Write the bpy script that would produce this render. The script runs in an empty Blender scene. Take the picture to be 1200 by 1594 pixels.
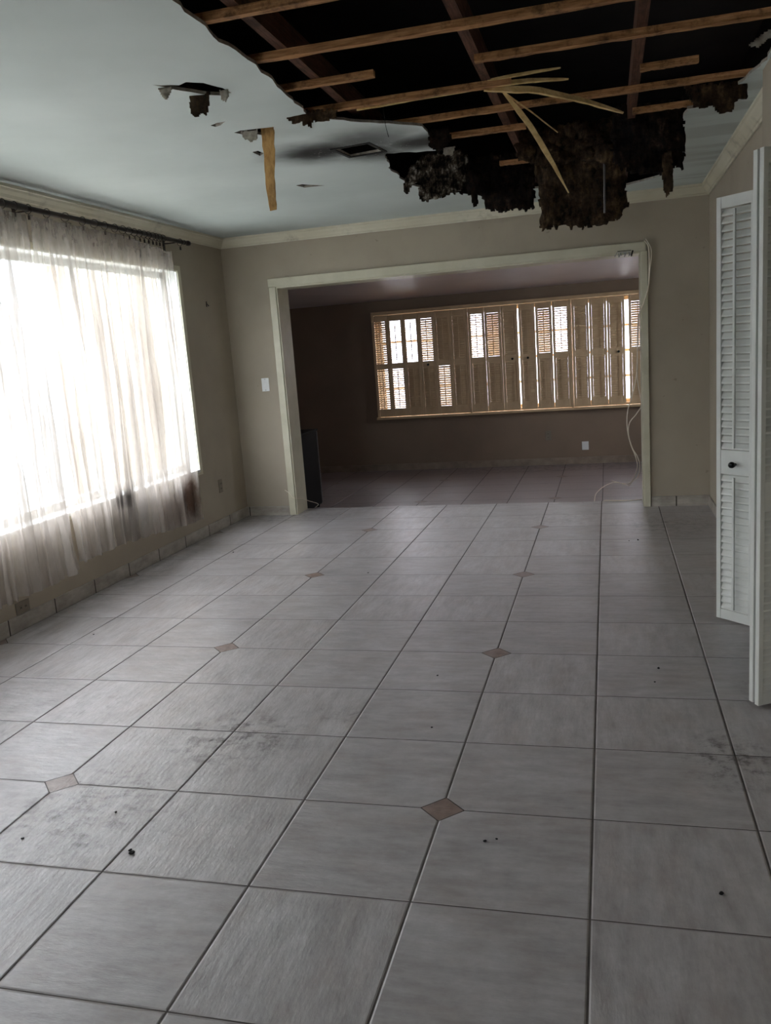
import bpy, bmesh, math, random
from mathutils import Vector, Matrix, noise
from mathutils.geometry import tessellate_polygon

random.seed(7)
sc = bpy.context.scene
COL = sc.collection
R = math.radians

# ------------------------------------------------------------------ camera, sky, exposure
T = 0.457                                   # floor tile module
FPX = 1318.16
PITCH, YAW, ROLL = -0.1866, -0.2643, -0.0735
cam_d = bpy.data.cameras.new('camera')
cam_d.sensor_fit = 'HORIZONTAL'
cam_d.sensor_width = 36.0
cam_d.lens = 36.0 * FPX / 1200.0
cam_d.clip_start = 0.05
cam = bpy.data.objects.new('camera', cam_d)
COL.objects.link(cam)
fw = Vector((math.sin(YAW) * math.cos(PITCH), math.cos(YAW) * math.cos(PITCH), math.sin(PITCH)))
rt = Vector((math.cos(YAW), -math.sin(YAW), 0))
up = rt.cross(fw)
r2 = math.cos(ROLL) * rt + math.sin(ROLL) * up
u2 = -math.sin(ROLL) * rt + math.cos(ROLL) * up
m = Matrix((r2, u2, -fw)).transposed().to_4x4()
m.translation = Vector((0.1566 * T, -4.1876 * T, 3.0939 * T))
cam.matrix_world = m
sc.camera = cam

world = bpy.data.worlds.new('overcast_sky')
sc.world = world
world.use_nodes = True
bg = world.node_tree.nodes['Background']
bg.inputs[0].default_value = (0.915, 0.925, 1.0, 1)
bg.inputs[1].default_value = 9.0

sc.view_settings.view_transform = 'Standard'
sc.view_settings.look = 'None'
sc.view_settings.gamma = 1
sc.view_settings.use_curve_mapping = False
sc.view_settings.exposure = 1.0
try:
    sc.cycles.max_bounces = 14
    sc.cycles.diffuse_bounces = 8
    sc.cycles.transparent_max_bounces = 24
    sc.cycles.caustics_reflective = False
    sc.cycles.caustics_refractive = False
    sc.cycles.sample_clamp_indirect = 6
    sc.cycles.use_denoising = True
except Exception:
    pass

# sampling portals in the window openings (they emit nothing, they only tell Cycles where the sky comes in)
def portal(y0, y1, z0, z1, x0, x1, rot):
    ld = bpy.data.lights.new('sky_portal', 'AREA')
    ld.shape = 'RECTANGLE'
    ld.size = abs(y1 - y0) if x0 == x1 else abs(x1 - x0)
    ld.size_y = z1 - z0
    ld.cycles.is_portal = True
    lo = bpy.data.objects.new('sky_portal', ld)
    lo.location = ((x0 + x1) / 2, (y0 + y1) / 2, (z0 + z1) / 2)
    lo.rotation_euler = rot
    COL.objects.link(lo)
portal(-.35, 4.42, .57, 2.16, -3.375, -3.375, (R(90), 0, R(-90)))
portal(9.03, 9.03, .6, 1.86, -2.78, 1.02, (R(-90), 0, 0))
portal(-4.31, -4.31, .9, 2.05, -2.6, -1.3, (R(90), 0, 0))
portal(7.0, 7.6, 1.0, 1.95, 1.71, 1.71, (R(90), 0, R(90)))

# ------------------------------------------------------------------ dimensions
XL, XR, YB = -3.211, 0.855, 5.296
YB2, YSTEP = 5.55, 5.585
HS = 0.137                                   # the far floor lies one low step down
YF = 8.87
ZC = 2.49
YREAR = -4.2
XC = 0.752                                   # closet front wall plane
YJOG = 2.35
OX0, OX1, OZ = -2.725, 0.35, 2.04            # wide opening
WY0, WY1, WZ0, WZ1 = -0.35, 4.42, 0.57, 2.16   # left window
FX0, FX1, FZ0, FZ1 = -2.78, 1.02, 0.60, 1.86 # far window
FLX, FRX = -4.9, 1.6

# ------------------------------------------------------------------ materials
def lin(c):
    return tuple(((v / 255) / 12.92 if v / 255 <= 0.04045 else ((v / 255 + 0.055) / 1.055) ** 2.4) for v in c) + (1,)

class NT:
    def __init__(s, name):
        s.m = bpy.data.materials.new(name)
        s.m.use_nodes = True
        s.t = s.m.node_tree
        s.b = s.t.nodes['Principled BSDF']
        s.out = s.t.nodes['Material Output']
    def n(s, typ, **kw):
        nd = s.t.nodes.new(typ)
        for k, v in kw.items():
            setattr(nd, k, v)
        return nd
    def l(s, a, b):
        s.t.links.new(a, b)
    def math(s, op, a, b=0.0, c=0.0, clamp=False):
        nd = s.n('ShaderNodeMath', operation=op)
        nd.use_clamp = clamp
        for i, v in enumerate((a, b, c)):
            if hasattr(v, 'links'):
                s.l(v, nd.inputs[i])
            else:
                nd.inputs[i].default_value = v
        return nd.outputs[0]
    def pos(s):
        return s.n('ShaderNodeNewGeometry').outputs['Position']
    def obj(s):
        return s.n('ShaderNodeTexCoord').outputs['Object']
    def scale(s, vec, sc_, rot=(0, 0, 0), loc=(0, 0, 0)):
        nd = s.n('ShaderNodeMapping')
        s.l(vec, nd.inputs[0])
        nd.inputs['Scale'].default_value = sc_
        nd.inputs['Rotation'].default_value = rot
        nd.inputs['Location'].default_value = loc
        return nd.outputs[0]
    def noise(s, vec, scale=5, detail=4, rough=0.55):
        nd = s.n('ShaderNodeTexNoise')
        s.l(vec, nd.inputs['Vector'])
        nd.inputs['Scale'].default_value = scale
        nd.inputs['Detail'].default_value = detail
        nd.inputs['Roughness'].default_value = rough
        return nd.outputs['Fac']
    def ramp(s, fac, stops):
        nd = s.n('ShaderNodeValToRGB')
        cr = nd.color_ramp
        while len(cr.elements) > 1:
            cr.elements.remove(cr.elements[-1])
        for i, (p, c) in enumerate(stops):
            if i == 0:
                e = cr.elements[0]
                e.position = p
            else:
                e = cr.elements.new(p)
            e.color = c if len(c) == 4 else lin(c)
        s.l(fac, nd.inputs[0])
        return nd.outputs[0]
    def step(s, v, a, b):                      # smooth 0..1 between a and b
        nd = s.n('ShaderNodeMapRange', interpolation_type='SMOOTHSTEP')
        s.l(v, nd.inputs[0])
        nd.inputs[1].default_value = a
        nd.inputs[2].default_value = b
        return nd.outputs[0]
    def mix(s, fac, a, b, mode='MIX'):
        nd = s.n('ShaderNodeMix', data_type='RGBA', blend_type=mode)
        for i, v in ((0, fac), (6, a), (7, b)):
            if hasattr(v, 'links'):
                s.l(v, nd.inputs[i])
            else:
                nd.inputs[i].default_value = v
        return nd.outputs[2]
    def bump(s, h, strength=0.3, dist=0.01):
        nd = s.n('ShaderNodeBump')
        nd.inputs['Strength'].default_value = strength
        nd.inputs['Distance'].default_value = dist
        s.l(h, nd.inputs['Height'])
        s.l(nd.outputs[0], s.b.inputs['Normal'])
    def set(s, color=None, rough=None, spec=None, metal=None):
        for k, v in (('Base Color', color), ('Roughness', rough), ('Specular IOR Level', spec), ('Metallic', metal)):
            if v is None:
                continue
            if hasattr(v, 'links'):
                s.l(v, s.b.inputs[k])
            else:
                s.b.inputs[k].default_value = v

def plain(name, c1, c2=None, rough=0.6, scale=12, spec=0.4, metal=0.0, bump=0.0, stretch=(1, 1, 1), bscale=None):
    t = NT(name)
    p = t.scale(t.obj(), stretch)
    f = t.noise(p, scale, 5)
    col = t.ramp(f, [(0.3, lin(c1)), (0.7, lin(c2 or c1))])
    t.set(color=col, rough=rough, spec=spec, metal=metal)
    if bump:
        t.bump(t.noise(p, bscale or scale * 3, 5), bump, 0.004)
    return t.m

def tile_floor(name, voff, base_a, base_b, dirt_amt, local_dirt):
    t = NT(name)
    p = t.pos()
    sep = t.n('ShaderNodeSeparateXYZ')
    t.l(p, sep.inputs[0])
    X, Y = sep.outputs[0], sep.outputs[1]
    u = t.math('MULTIPLY', X, 1 / T)
    v = t.math('ADD', t.math('MULTIPLY', Y, 1 / T), -voff)
    du = t.math('PINGPONG', u, 0.5)
    dv = t.math('PINGPONG', v, 0.5)
    d = t.math('MINIMUM', du, dv)
    a = t.math('PINGPONG', t.math('ADD', u, 1.0), 1.5)
    b = t.math('PINGPONG', t.math('ADD', v, -1.0), 1.5)
    dia = t.math('ADD', a, b)
    in_dia = t.math('LESS_THAN', dia, 0.145)
    dia_line = t.math('MULTIPLY', t.math('LESS_THAN', dia, 0.157), t.math('GREATER_THAN', dia, 0.145))
    grout = t.math('MAXIMUM', t.math('LESS_THAN', du, 0.0060), t.math('LESS_THAN', dv, 0.0042))
    grout = t.math('MULTIPLY', grout, t.math('GREATER_THAN', dia, 0.145))
    grout = t.math('MAXIMUM', grout, dia_line)
    cu, cv = t.math('FLOOR', u), t.math('FLOOR', v)
    cell = t.n('ShaderNodeCombineXYZ')
    t.l(cu, cell.inputs[0]); t.l(cv, cell.inputs[1])
    wn = t.n('ShaderNodeTexWhiteNoise', noise_dimensions='2D')
    t.l(cell.outputs[0], wn.inputs['Vector'])
    rnd = wn.outputs['Value']
    ang = t.math('MULTIPLY', t.math('GREATER_THAN', rnd, 0.5), math.pi / 2)
    vr = t.n('ShaderNodeVectorRotate', rotation_type='Z_AXIS')
    t.l(p, vr.inputs['Vector']); t.l(ang, vr.inputs['Angle'])
    off = t.n('ShaderNodeVectorMath', operation='MULTIPLY_ADD')
    t.l(wn.outputs['Color'], off.inputs[0]); off.inputs[1].default_value = (17, 9, 5)
    t.l(vr.outputs[0], off.inputs[2])
    pv = off.outputs[0]
    streak = t.noise(t.scale(pv, (2.2, 9, 1)), 2.6, 7, 0.62)
    cloud = t.noise(pv, 5.0, 6, 0.6)
    fac = t.math('ADD', t.math('MULTIPLY', streak, 0.6), t.math('MULTIPLY', cloud, 0.4))
    col = t.ramp(fac, [(0.22, base_a), (0.50, tuple((x + y) / 2 for x, y in zip(base_a, base_b))), (0.80, base_b)])
    # brownish clay clouds in the glaze
    warm = t.step(t.noise(t.scale(pv, (1, 1.8, 1)), 5.5, 6, .65), 0.40, 0.80)
    col = t.mix(t.math('MULTIPLY', warm, 0.38), col, lin((148, 130, 120)))
    mott = t.step(t.noise(p, 30, 6, .7), .35, .75)
    col = t.mix(t.math('MULTIPLY', mott, 0.22), col, lin((116, 112, 108)))
    # tile to tile tone
    tone = t.math('ADD', t.math('MULTIPLY', rnd, 0.10), 0.95)
    tn = t.n('ShaderNodeVectorMath', operation='SCALE')
    t.l(col, tn.inputs[0]); t.l(tone, tn.inputs['Scale'])
    col = tn.outputs[0]
    # trodden dirt: long scuffs and specks
    pr = t.scale(p, (1, 1, 1), (0, 0, R(-35)))
    scuff = t.step(t.noise(t.scale(pr, (1.6, 6, 1)), 1.8, 9, 0.75), 0.56, 0.74)
    specks = t.step(t.noise(p, 38, 3, 0.7), 0.70, 0.76)
    mask = None
    for (x, y, rx, ry, s) in local_dirt:
        dx = t.math('MULTIPLY', t.math('ADD', X, -x), 1 / rx)
        dy = t.math('MULTIPLY', t.math('ADD', Y, -y), 1 / ry)
        rr = t.math('SQRT', t.math('ADD', t.math('MULTIPLY', dx, dx), t.math('MULTIPLY', dy, dy)))
        mk = t.math('MULTIPLY', t.math('SUBTRACT', 1.0, t.step(rr, 0.2, 1.0)), s)
        mask = mk if mask is None else t.math('MAXIMUM', mask, mk)
    if mask is not None:
        fine = t.step(t.noise(p, 14, 8, 0.75), 0.45, 0.68)
        dirt = t.math('MULTIPLY', mask, t.math('MAXIMUM', scuff, fine), clamp=True)
        col = t.mix(dirt, col, lin((58, 52, 47)))
    gen = t.math('MULTIPLY', t.math('MAXIMUM', t.math('MULTIPLY', scuff, 0.6), specks), dirt_amt)
    col = t.mix(gen, col, lin((70, 62, 56)))
    # brown diamond insets
    dcol = t.ramp(t.noise(p, 26, 5), [(0.3, lin((104, 86, 78))), (0.7, lin((138, 118, 107)))])
    col = t.mix(in_dia, col, dcol)
    gcol = t.ramp(t.noise(p, 9, 4), [(0.3, lin((44, 38, 35))), (0.75, lin((92, 84, 78)))])
    col = t.mix(grout, col, gcol)
    rg = t.math('ADD', t.math('MULTIPLY', streak, 0.16), 0.25)
    rg = t.math('MAXIMUM', rg, t.math('MULTIPLY', grout, 0.9))
    t.set(color=col, rough=rg, spec=0.62)
    gh = t.math('MAXIMUM', t.step(d, 0.003, 0.016), in_dia)
    rel = t.noise(t.scale(pv, (1.5, 5, 1)), 11, 5, 0.6)
    h = t.math('ADD', gh, t.math('MULTIPLY', rel, 0.85))
    t.bump(h, 0.6, 0.004)
    return t.m

M = {}
M['floor'] = tile_floor('glazed_floor_tile', 0.0, lin((124, 119, 118)), lin((196, 193, 194)), 0.22, [
    (0.44, 0.88, 0.22, 0.30, 1.0), (-1.62, 0.30, 0.45, 0.5, 1.0), (-1.35, 0.85, 0.40, 0.35, 1.0),
    (0.50, 4.55, 0.5, 0.5, 0.75), (-2.9, 5.2, 1.0, 0.35, 0.7), (-2.4, 1.0, 0.9, 0.6, 0.35),
    (-0.3, 4.9, 0.5, 0.5, 0.4), (0.62, 1.45, 0.12, 0.25, 0.6), (-1.0, 1.1, 0.25, 0.12, 0.5),
    (-3.15, 3.5, 0.25, 2.2, 0.5)])
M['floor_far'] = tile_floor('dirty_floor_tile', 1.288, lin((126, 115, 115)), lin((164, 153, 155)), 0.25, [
    (-0.5, 8.6, 2.4, 0.45, 1.0), (-1.6, 6.2, 0.35, 0.25, 1.0), (-3.0, 7.2, 0.9, 0.8, 0.6)])

def wall_mat(name, a, b, grime=0.5):
    t = NT(name)
    p = t.pos()
    f = t.noise(p, 1.4, 5)
    col = t.ramp(f, [(0.3, lin(a)), (0.7, lin(b))])
    spots = t.step(t.noise(p, 22, 2, 0.5), 0.73, 0.78)
    col = t.mix(t.math('MULTIPLY', spots, 0.55 * grime), col, lin((70, 62, 52)))
    sm = t.step(t.noise(t.scale(p, (1, 1, 0.5)), 2.2, 6, 0.65), 0.55, 0.75)
    col = t.mix(t.math('MULTIPLY', sm, 0.25 * grime), col, lin((108, 98, 86)))
    t.set(color=col, rough=0.75, spec=0.25)
    t.bump(t.noise(p, 60, 4), 0.12, 0.003)
    return t.m
M['wall'] = wall_mat('beige_wall_paint', (160, 150, 134), (174, 164, 147))
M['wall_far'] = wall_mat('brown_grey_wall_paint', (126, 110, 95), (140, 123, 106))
M['closet'] = wall_mat('closet_wall_paint', (132, 126, 114), (142, 136, 124))

def ceiling_mat():
    t = NT('white_ceiling_paint')
    p = t.pos()
    sep = t.n('ShaderNodeSeparateXYZ')
    t.l(p, sep.inputs[0])
    X, Y = sep.outputs[0], sep.outputs[1]
    f = t.noise(p, 1.2, 4)
    col = t.ramp(f, [(0.3, lin((196, 206, 203))), (0.7, lin((212, 221, 218)))])
    wob = t.noise(p, 5, 5)
    def blob(x, y, rx, ry, s, lo=0.1):
        dx = t.math('MULTIPLY', t.math('ADD', X, -x), 1 / rx)
        dy = t.math('MULTIPLY', t.math('ADD', Y, -y), 1 / ry)
        rr = t.math('SQRT', t.math('ADD', t.math('MULTIPLY', dx, dx), t.math('MULTIPLY', dy, dy)))
        rr = t.math('ADD', rr, t.math('MULTIPLY', t.math('ADD', wob, -0.5), 0.5))
        return t.math('MULTIPLY', t.math('SUBTRACT', 1.0, t.step(rr, lo, 1.0)), s)
    soot_or_patch = t.math('MAXIMUM', blob(-1.38, 2.70, 0.46, 0.36, 1.0), blob(-0.86, 2.78, 0.46, 0.30, 0.95))
    soot_or_patch = t.math('MAXIMUM', soot_or_patch, blob(-1.10, 2.62, 0.42, 0.42, 0.8))
    soot_or_patch = t.math('MAXIMUM', soot_or_patch, blob(-1.15, 2.84, 0.32, 0.36, 1.0))
    col = t.mix(soot_or_patch, col, lin((38, 37, 36)))
    # peeled flecks around the vent
    fl = t.math('MULTIPLY', t.step(t.noise(p, 55, 3), 0.63, 0.66), blob(-1.17, 2.78, 0.34, 0.26, 1.0))
    col = t.mix(fl, col, lin((205, 208, 206)))
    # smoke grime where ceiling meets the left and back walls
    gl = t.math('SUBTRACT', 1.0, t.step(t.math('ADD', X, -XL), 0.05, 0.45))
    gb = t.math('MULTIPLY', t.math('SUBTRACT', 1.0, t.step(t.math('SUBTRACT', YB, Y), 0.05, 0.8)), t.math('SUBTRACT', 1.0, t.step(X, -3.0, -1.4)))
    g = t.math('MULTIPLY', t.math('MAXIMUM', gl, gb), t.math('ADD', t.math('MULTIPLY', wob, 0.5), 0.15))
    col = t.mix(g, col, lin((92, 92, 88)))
    gr = t.math('MULTIPLY', t.step(X, 0.2, 0.8), t.step(t.noise(t.scale(p, (0.5, 3, 1)), 2.2, 3), 0.42, 0.62))
    col = t.mix(t.math('MULTIPLY', gr, 0.3), col, lin((110, 110, 104)))
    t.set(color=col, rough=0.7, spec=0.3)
    wv = t.math('MULTIPLY', t.noise(t.scale(p, (0.5, 3.0, 1)), 1.5, 1), t.step(X, -.2, .6))
    t.bump(t.math('ADD', wv, t.math('MULTIPLY', t.noise(p, 2.5, 2), 0.25)), 0.4, 0.05)
    return t.m
M['ceiling'] = ceiling_mat()
M['ceiling_far'] = plain('grey_far_ceiling_paint', (206, 196, 200), (216, 207, 210), rough=0.45, scale=2)

def crown_mat():
    t = NT('smoke_stained_cream_trim')
    p = t.pos()
    col = t.ramp(t.noise(p, 2, 5), [(0.3, lin((196, 190, 168))), (0.7, lin((212, 207, 188)))])
    g = t.step(t.noise(p, 3.2, 6, 0.7), 0.54, 0.72)
    col = t.mix(t.math('MULTIPLY', g, 0.55), col, lin((112, 105, 88)))
    t.set(color=col, rough=0.55, spec=0.35)
    return t.m
M['crown'] = crown_mat()
M['trim'] = plain('off_white_trim_paint', (192, 187, 164), (208, 203, 182), rough=0.42, scale=6, bump=0.05)
M['white'] = plain('white_window_paint', (214, 216, 212), (226, 227, 224), rough=0.4, scale=6)
M['door'] = plain('white_louver_paint', (204, 206, 200), (218, 219, 214), rough=0.45, scale=7, bump=0.04)
M['shutter'] = plain('cream_shutter_paint', (184, 158, 124), (202, 176, 140), rough=0.5, scale=7)
M['knob'] = plain('black_metal', (26, 27, 27), (40, 42, 42), rough=0.28, scale=20, metal=0.6)
M['rod'] = plain('dark_bronze_metal', (30, 24, 22), (52, 40, 36), rough=0.4, scale=20, metal=0.4)
M['plate'] = plain('white_plastic', (222, 224, 222), (232, 233, 231), rough=0.35)
M['plate_beige'] = plain('beige_painted_plastic', (120, 111, 97), (134, 125, 110), rough=0.5)
M['dark'] = plain('dark_slot', (12, 11, 10), rough=0.8)
M['cable'] = plain('white_cable_sheath', (226, 214, 196), (236, 226, 210), rough=0.45)
M['cabinet'] = plain('black_laminate', (8, 8, 9), (12, 12, 13), rough=0.6, spec=0.15)
M['edge'] = plain('dark_grey_edging', (88, 86, 88), (112, 110, 112), rough=0.4)
M['drywall'] = plain('broken_drywall_core', (120, 114, 104), (168, 162, 150), rough=0.9, scale=40, bump=0.4)
M['attic'] = plain('soot_black_roof_boards', (14, 12, 12), (24, 20, 18), rough=0.95, scale=4, spec=0.1)
M['ground'] = plain('pale_concrete_yard', (176, 176, 170), (198, 198, 192), rough=0.9, scale=1)
M['base'] = None

def wood(name, a, b, c, stretch, rough=0.7, grime=.75):
    t = NT(name)
    p = t.pos()
    g = t.noise(t.scale(p, stretch), 18, 6, 0.6)
    col = t.ramp(g, [(0.25, lin(a)), (0.5, lin(b)), (0.75, lin(c))])
    d = t.step(t.noise(p, 9, 8, 0.75), 0.46, 0.66)
    col = t.mix(t.math('MULTIPLY', d, grime), col, lin((46, 32, 22)))
    t.set(color=col, rough=rough, spec=0.2)
    t.bump(g, 0.4, 0.004)
    return t.m
M['strip_wood'] = wood('smoked_furring_wood', (108, 74, 46), (162, 118, 78), (198, 154, 108), (0.5, 6, 6))
M['truss_wood'] = wood('smoked_joist_wood', (52, 34, 25), (84, 56, 42), (112, 78, 60), (6, 0.5, 6))
M['raw_wood'] = wood('fresh_split_wood', (176, 146, 96), (206, 178, 124), (226, 202, 152), (1.5, 6, 1.5), grime=.25)
M['paper'] = wood('tan_backing_strip', (150, 112, 66), (186, 146, 92), (204, 168, 112), (3, 3, 1.2), grime=.35)

def batt_mat(name, dark, mid, light, lo, hi, scale=9):
    t = NT(name)
    p = t.pos()
    f = t.math('ADD', t.math('MULTIPLY', t.noise(p, scale, 8, 0.72), 0.7), t.math('MULTIPLY', t.noise(t.scale(p, (2.5, 2.5, 0.8)), scale * 2, 5), 0.3))
    col = t.ramp(f, [(lo, lin(dark)), ((lo + hi) / 2, lin(mid)), (hi, lin(light))])
    t.set(color=col, rough=0.95, spec=0.1)
    t.bump(t.noise(p, scale * 4, 8, .8), 1.0, 0.03)
    return t.m
M['batt_brown'] = batt_mat('brown_rotten_insulation', (26, 22, 18), (84, 68, 52), (146, 120, 90), 0.40, 0.68)
M['batt_black'] = batt_mat('black_sooty_insulation', (18, 15, 14), (50, 41, 35), (104, 86, 68), 0.44, 0.70)
M['batt_grey'] = batt_mat('mouldy_grey_insulation', (26, 22, 19), (84, 74, 62), (188, 180, 166), 0.45, 0.62, 16)

def baseboard_mat():
    t = NT('marbled_baseboard_tile')
    p = t.pos()
    col = t.ramp(t.noise(t.scale(p, (1, 1, 2)), 6, 7, 0.65), [(0.3, lin((140, 132, 122))), (0.7, lin((188, 182, 172)))])
    sep = t.n('ShaderNodeSeparateXYZ'); t.l(p, sep.inputs[0])
    ju = t.math('LESS_THAN', t.math('PINGPONG', t.math('MULTIPLY', t.math('ADD', sep.outputs[0], sep.outputs[1]), 1 / 0.42), 0.5), 0.012)
    col = t.mix(ju, col, lin((60, 52, 46)))
    t.set(color=col, rough=0.4, spec=0.4)
    return t.m
M['base'] = baseboard_mat()

def cloth_mat():
    t = NT('sheer_cream_voile')
    p = t.pos()
    col = t.ramp(t.noise(p, 3, 5), [(0.3, lin((198, 189, 180))), (0.7, lin((212, 205, 198)))])
    sep = t.n('ShaderNodeSeparateXYZ'); t.l(p, sep.inputs[0])
    Y, Z = sep.outputs[1], sep.outputs[2]
    wob = t.noise(p, 9, 5, .7)
    def blob(y, z, ry, rz, s_):
        dy = t.math('MULTIPLY', t.math('ADD', Y, -y), 1 / ry)
        dz = t.math('MULTIPLY', t.math('ADD', Z, -z), 1 / rz)
        rr = t.math('ADD', t.math('SQRT', t.math('ADD', t.math('MULTIPLY', dy, dy), t.math('MULTIPLY', dz, dz))), t.math('MULTIPLY', t.math('ADD', wob, -.5), .9))
        return t.math('MULTIPLY', t.math('SUBTRACT', 1.0, t.step(rr, .3, 1.0)), s_)
    rust = t.math('MAXIMUM', blob(4.05, .40, .22, .24, .9), blob(3.75, .36, .30, .16, .5))
    soot_or_patch = t.math('MAXIMUM', blob(3.10, .56, .16, .10, .75), blob(3.2, .42, .35, .2, .3))  # dark thing behind the cloth, painted in as grey patches
    col = t.mix(rust, col, lin((96, 66, 46)))
    col = t.mix(soot_or_patch, col, lin((66, 60, 56)))
    topg = t.math('MULTIPLY', t.step(Z, 2.05, 2.32), t.math('ADD', wob, -.1))
    col = t.mix(topg, col, lin((112, 100, 92)))
    tr = t.n('ShaderNodeBsdfTranslucent'); t.l(col, tr.inputs[0])
    df = t.n('ShaderNodeBsdfDiffuse'); t.l(col, df.inputs[0])
    tp = t.n('ShaderNodeBsdfTransparent')
    tp.inputs[0].default_value = (1, 1, 1, 1)
    a = t.n('ShaderNodeMixShader'); a.inputs[0].default_value = 0.62
    t.l(tr.outputs[0], a.inputs[1]); t.l(df.outputs[0], a.inputs[2])
    b = t.n('ShaderNodeMixShader')
    weave = t.noise(t.scale(p, (1, 1, 0.25)), 60, 3)
    fac = t.math('ADD', t.math('MULTIPLY', weave, 0.16), 0.37)
    fac = t.math('ADD', fac, t.math('MULTIPLY', t.math('MAXIMUM', rust, soot_or_patch), .35))
    t.l(fac, b.inputs[0])
    t.l(tp.outputs[0], b.inputs[1]); t.l(a.outputs[0], b.inputs[2])
    t.l(b.outputs[0], t.out.inputs[0])
    return t.m
M['cloth'] = cloth_mat()

def glass_mat():
    t = NT('window_glass')
    tp = t.n('ShaderNodeBsdfTransparent'); tp.inputs[0].default_value = (0.95, 0.97, 0.97, 1)
    gl = t.n('ShaderNodeBsdfGlossy'); gl.inputs['Roughness'].default_value = 0.02
    b = t.n('ShaderNodeMixShader'); b.inputs[0].default_value = 0.05
    t.l(tp.outputs[0], b.inputs[1]); t.l(gl.outputs[0], b.inputs[2]); t.l(b.outputs[0], t.out.inputs[0])
    return t.m
M['glass'] = glass_mat()

# ------------------------------------------------------------------ mesh helpers
class MB:
    def __init__(s):
        s.v, s.f = [], []
    def quadbox(s, c):                          # 8 corners: bottom ccw then top ccw
        n = len(s.v); s.v += [tuple(p) for p in c]
        for q in ((3, 2, 1, 0), (4, 5, 6, 7), (0, 1, 5, 4), (1, 2, 6, 5), (2, 3, 7, 6), (3, 0, 4, 7)):
            s.f.append(tuple(n + i for i in q))
        return s
    def box(s, x0, x1, y0, y1, z0, z1):
        return s.quadbox([(x0, y0, z0), (x1, y0, z0), (x1, y1, z0), (x0, y1, z0), (x0, y0, z1), (x1, y0, z1), (x1, y1, z1), (x0, y1, z1)])
    def mbox(s, mat, x0, x1, y0, y1, z0, z1):
        c = [(x0, y0, z0), (x1, y0, z0), (x1, y1, z0), (x0, y1, z0), (x0, y0, z1), (x1, y0, z1), (x1, y1, z1), (x0, y1, z1)]
        return s.quadbox([mat @ Vector(p) for p in c])
    def prism(s, prof, path):                   # prof: list of (a,b); path: function (a,b,t)->xyz for t in 0,1
        n = len(s.v); k = len(prof)
        for t in (0, 1):
            s.v += [tuple(path(a, b, t)) for a, b in prof]
        for i in range(k):
            j = (i + 1) % k
            s.f.append((n + i, n + j, n + k + j, n + k + i))
        s.f.append(tuple(n + i for i in reversed(range(k))))
        s.f.append(tuple(n + k + i for i in range(k)))
        return s
    def tube(s, pts, r, seg=8, taper=None):
        pts = [Vector(p) for p in pts]
        n0 = len(s.v)
        ref = None
        for i, p in enumerate(pts):
            d = (pts[min(i + 1, len(pts) - 1)] - pts[max(i - 1, 0)]).normalized()
            if ref is None:
                ref = d.orthogonal().normalized()
            ref = (ref - d * ref.dot(d)).normalized()
            w = d.cross(ref)
            rr = r if taper is None else r * taper[i]
            for k in range(seg):
                a = 2 * math.pi * k / seg
                s.v.append(tuple(p + rr * (math.cos(a) * ref + math.sin(a) * w)))
        for i in range(len(pts) - 1):
            for k in range(seg):
                k2 = (k + 1) % seg
                s.f.append((n0 + i * seg + k, n0 + i * seg + k2, n0 + (i + 1) * seg + k2, n0 + (i + 1) * seg + k))
        s.f.append(tuple(n0 + k for k in reversed(range(seg))))
        e = n0 + (len(pts) - 1) * seg
        s.f.append(tuple(e + k for k in range(seg)))
        return s
    def lathe(s, prof, mat, seg=16):            # prof (r, h) around local z
        n0 = len(s.v)
        for r, h in prof:
            for k in range(seg):
                a = 2 * math.pi * k / seg
                s.v.append(tuple(mat @ Vector((r * math.cos(a), r * math.sin(a), h))))
        for i in range(len(prof) - 1):
            for k in range(seg):
                k2 = (k + 1) % seg
                s.f.append((n0 + i * seg + k, n0 + i * seg + k2, n0 + (i + 1) * seg + k2, n0 + (i + 1) * seg + k))
        s.f.append(tuple(n0 + k for k in reversed(range(seg))))
        e = n0 + (len(prof) - 1) * seg
        s.f.append(tuple(e + k for k in range(seg)))
        return s
    def build(s, name, mat, parent=None, smooth=False, bevel=0.0, loc=None):
        me = bpy.data.meshes.new(name)
        me.from_pydata(s.v, [], s.f)
        me.update()
        bm = bmesh.new(); bm.from_mesh(me)
        bmesh.ops.recalc_face_normals(bm, faces=bm.faces)
        bm.to_mesh(me); bm.free()
        if smooth:
            for p in me.polygons:
                p.use_smooth = True
        me.materials.append(mat)
        o = bpy.data.objects.new(name, me)
        COL.objects.link(o)
        if parent:
            o.parent = parent
        if loc:
            o.location = loc
        if bevel:
            b = o.modifiers.new('bevel', 'BEVEL'); b.width = bevel; b.segments = 2; b.limit_method = 'ANGLE'
        return o

def tag(o, label=None, cat=None, group=None, kind=None):
    if label: o['label'] = label
    if cat: o['category'] = cat
    if group: o['group'] = group
    if kind: o['kind'] = kind
    return o

def empty(name, loc, rz=0.0, label=None, cat=None, group=None):
    o = bpy.data.objects.new(name, None)
    o.empty_display_size = 0.1
    COL.objects.link(o)
    o.location = loc; o.rotation_euler = (0, 0, rz)
    return tag(o, label, cat, group)

def struct(mb, name, mat, label=None, **kw):
    return tag(mb.build(name, mat, **kw), label=label, kind='structure')

# ------------------------------------------------------------------ structure
struct(MB().box(XL - .16, XC + .9, YREAR - .1, YSTEP, -.30, 0.0), 'floor', M['floor'],
       'pale grey square floor tiles with small brown diamond insets in the near room')
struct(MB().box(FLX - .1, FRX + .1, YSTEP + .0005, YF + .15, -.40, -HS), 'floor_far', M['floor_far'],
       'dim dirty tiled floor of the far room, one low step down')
struct(MB().box(-40, 40, -40, 50, -.75, -.42), 'ground', M['ground'], 'pale ground outside the windows')

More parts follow.
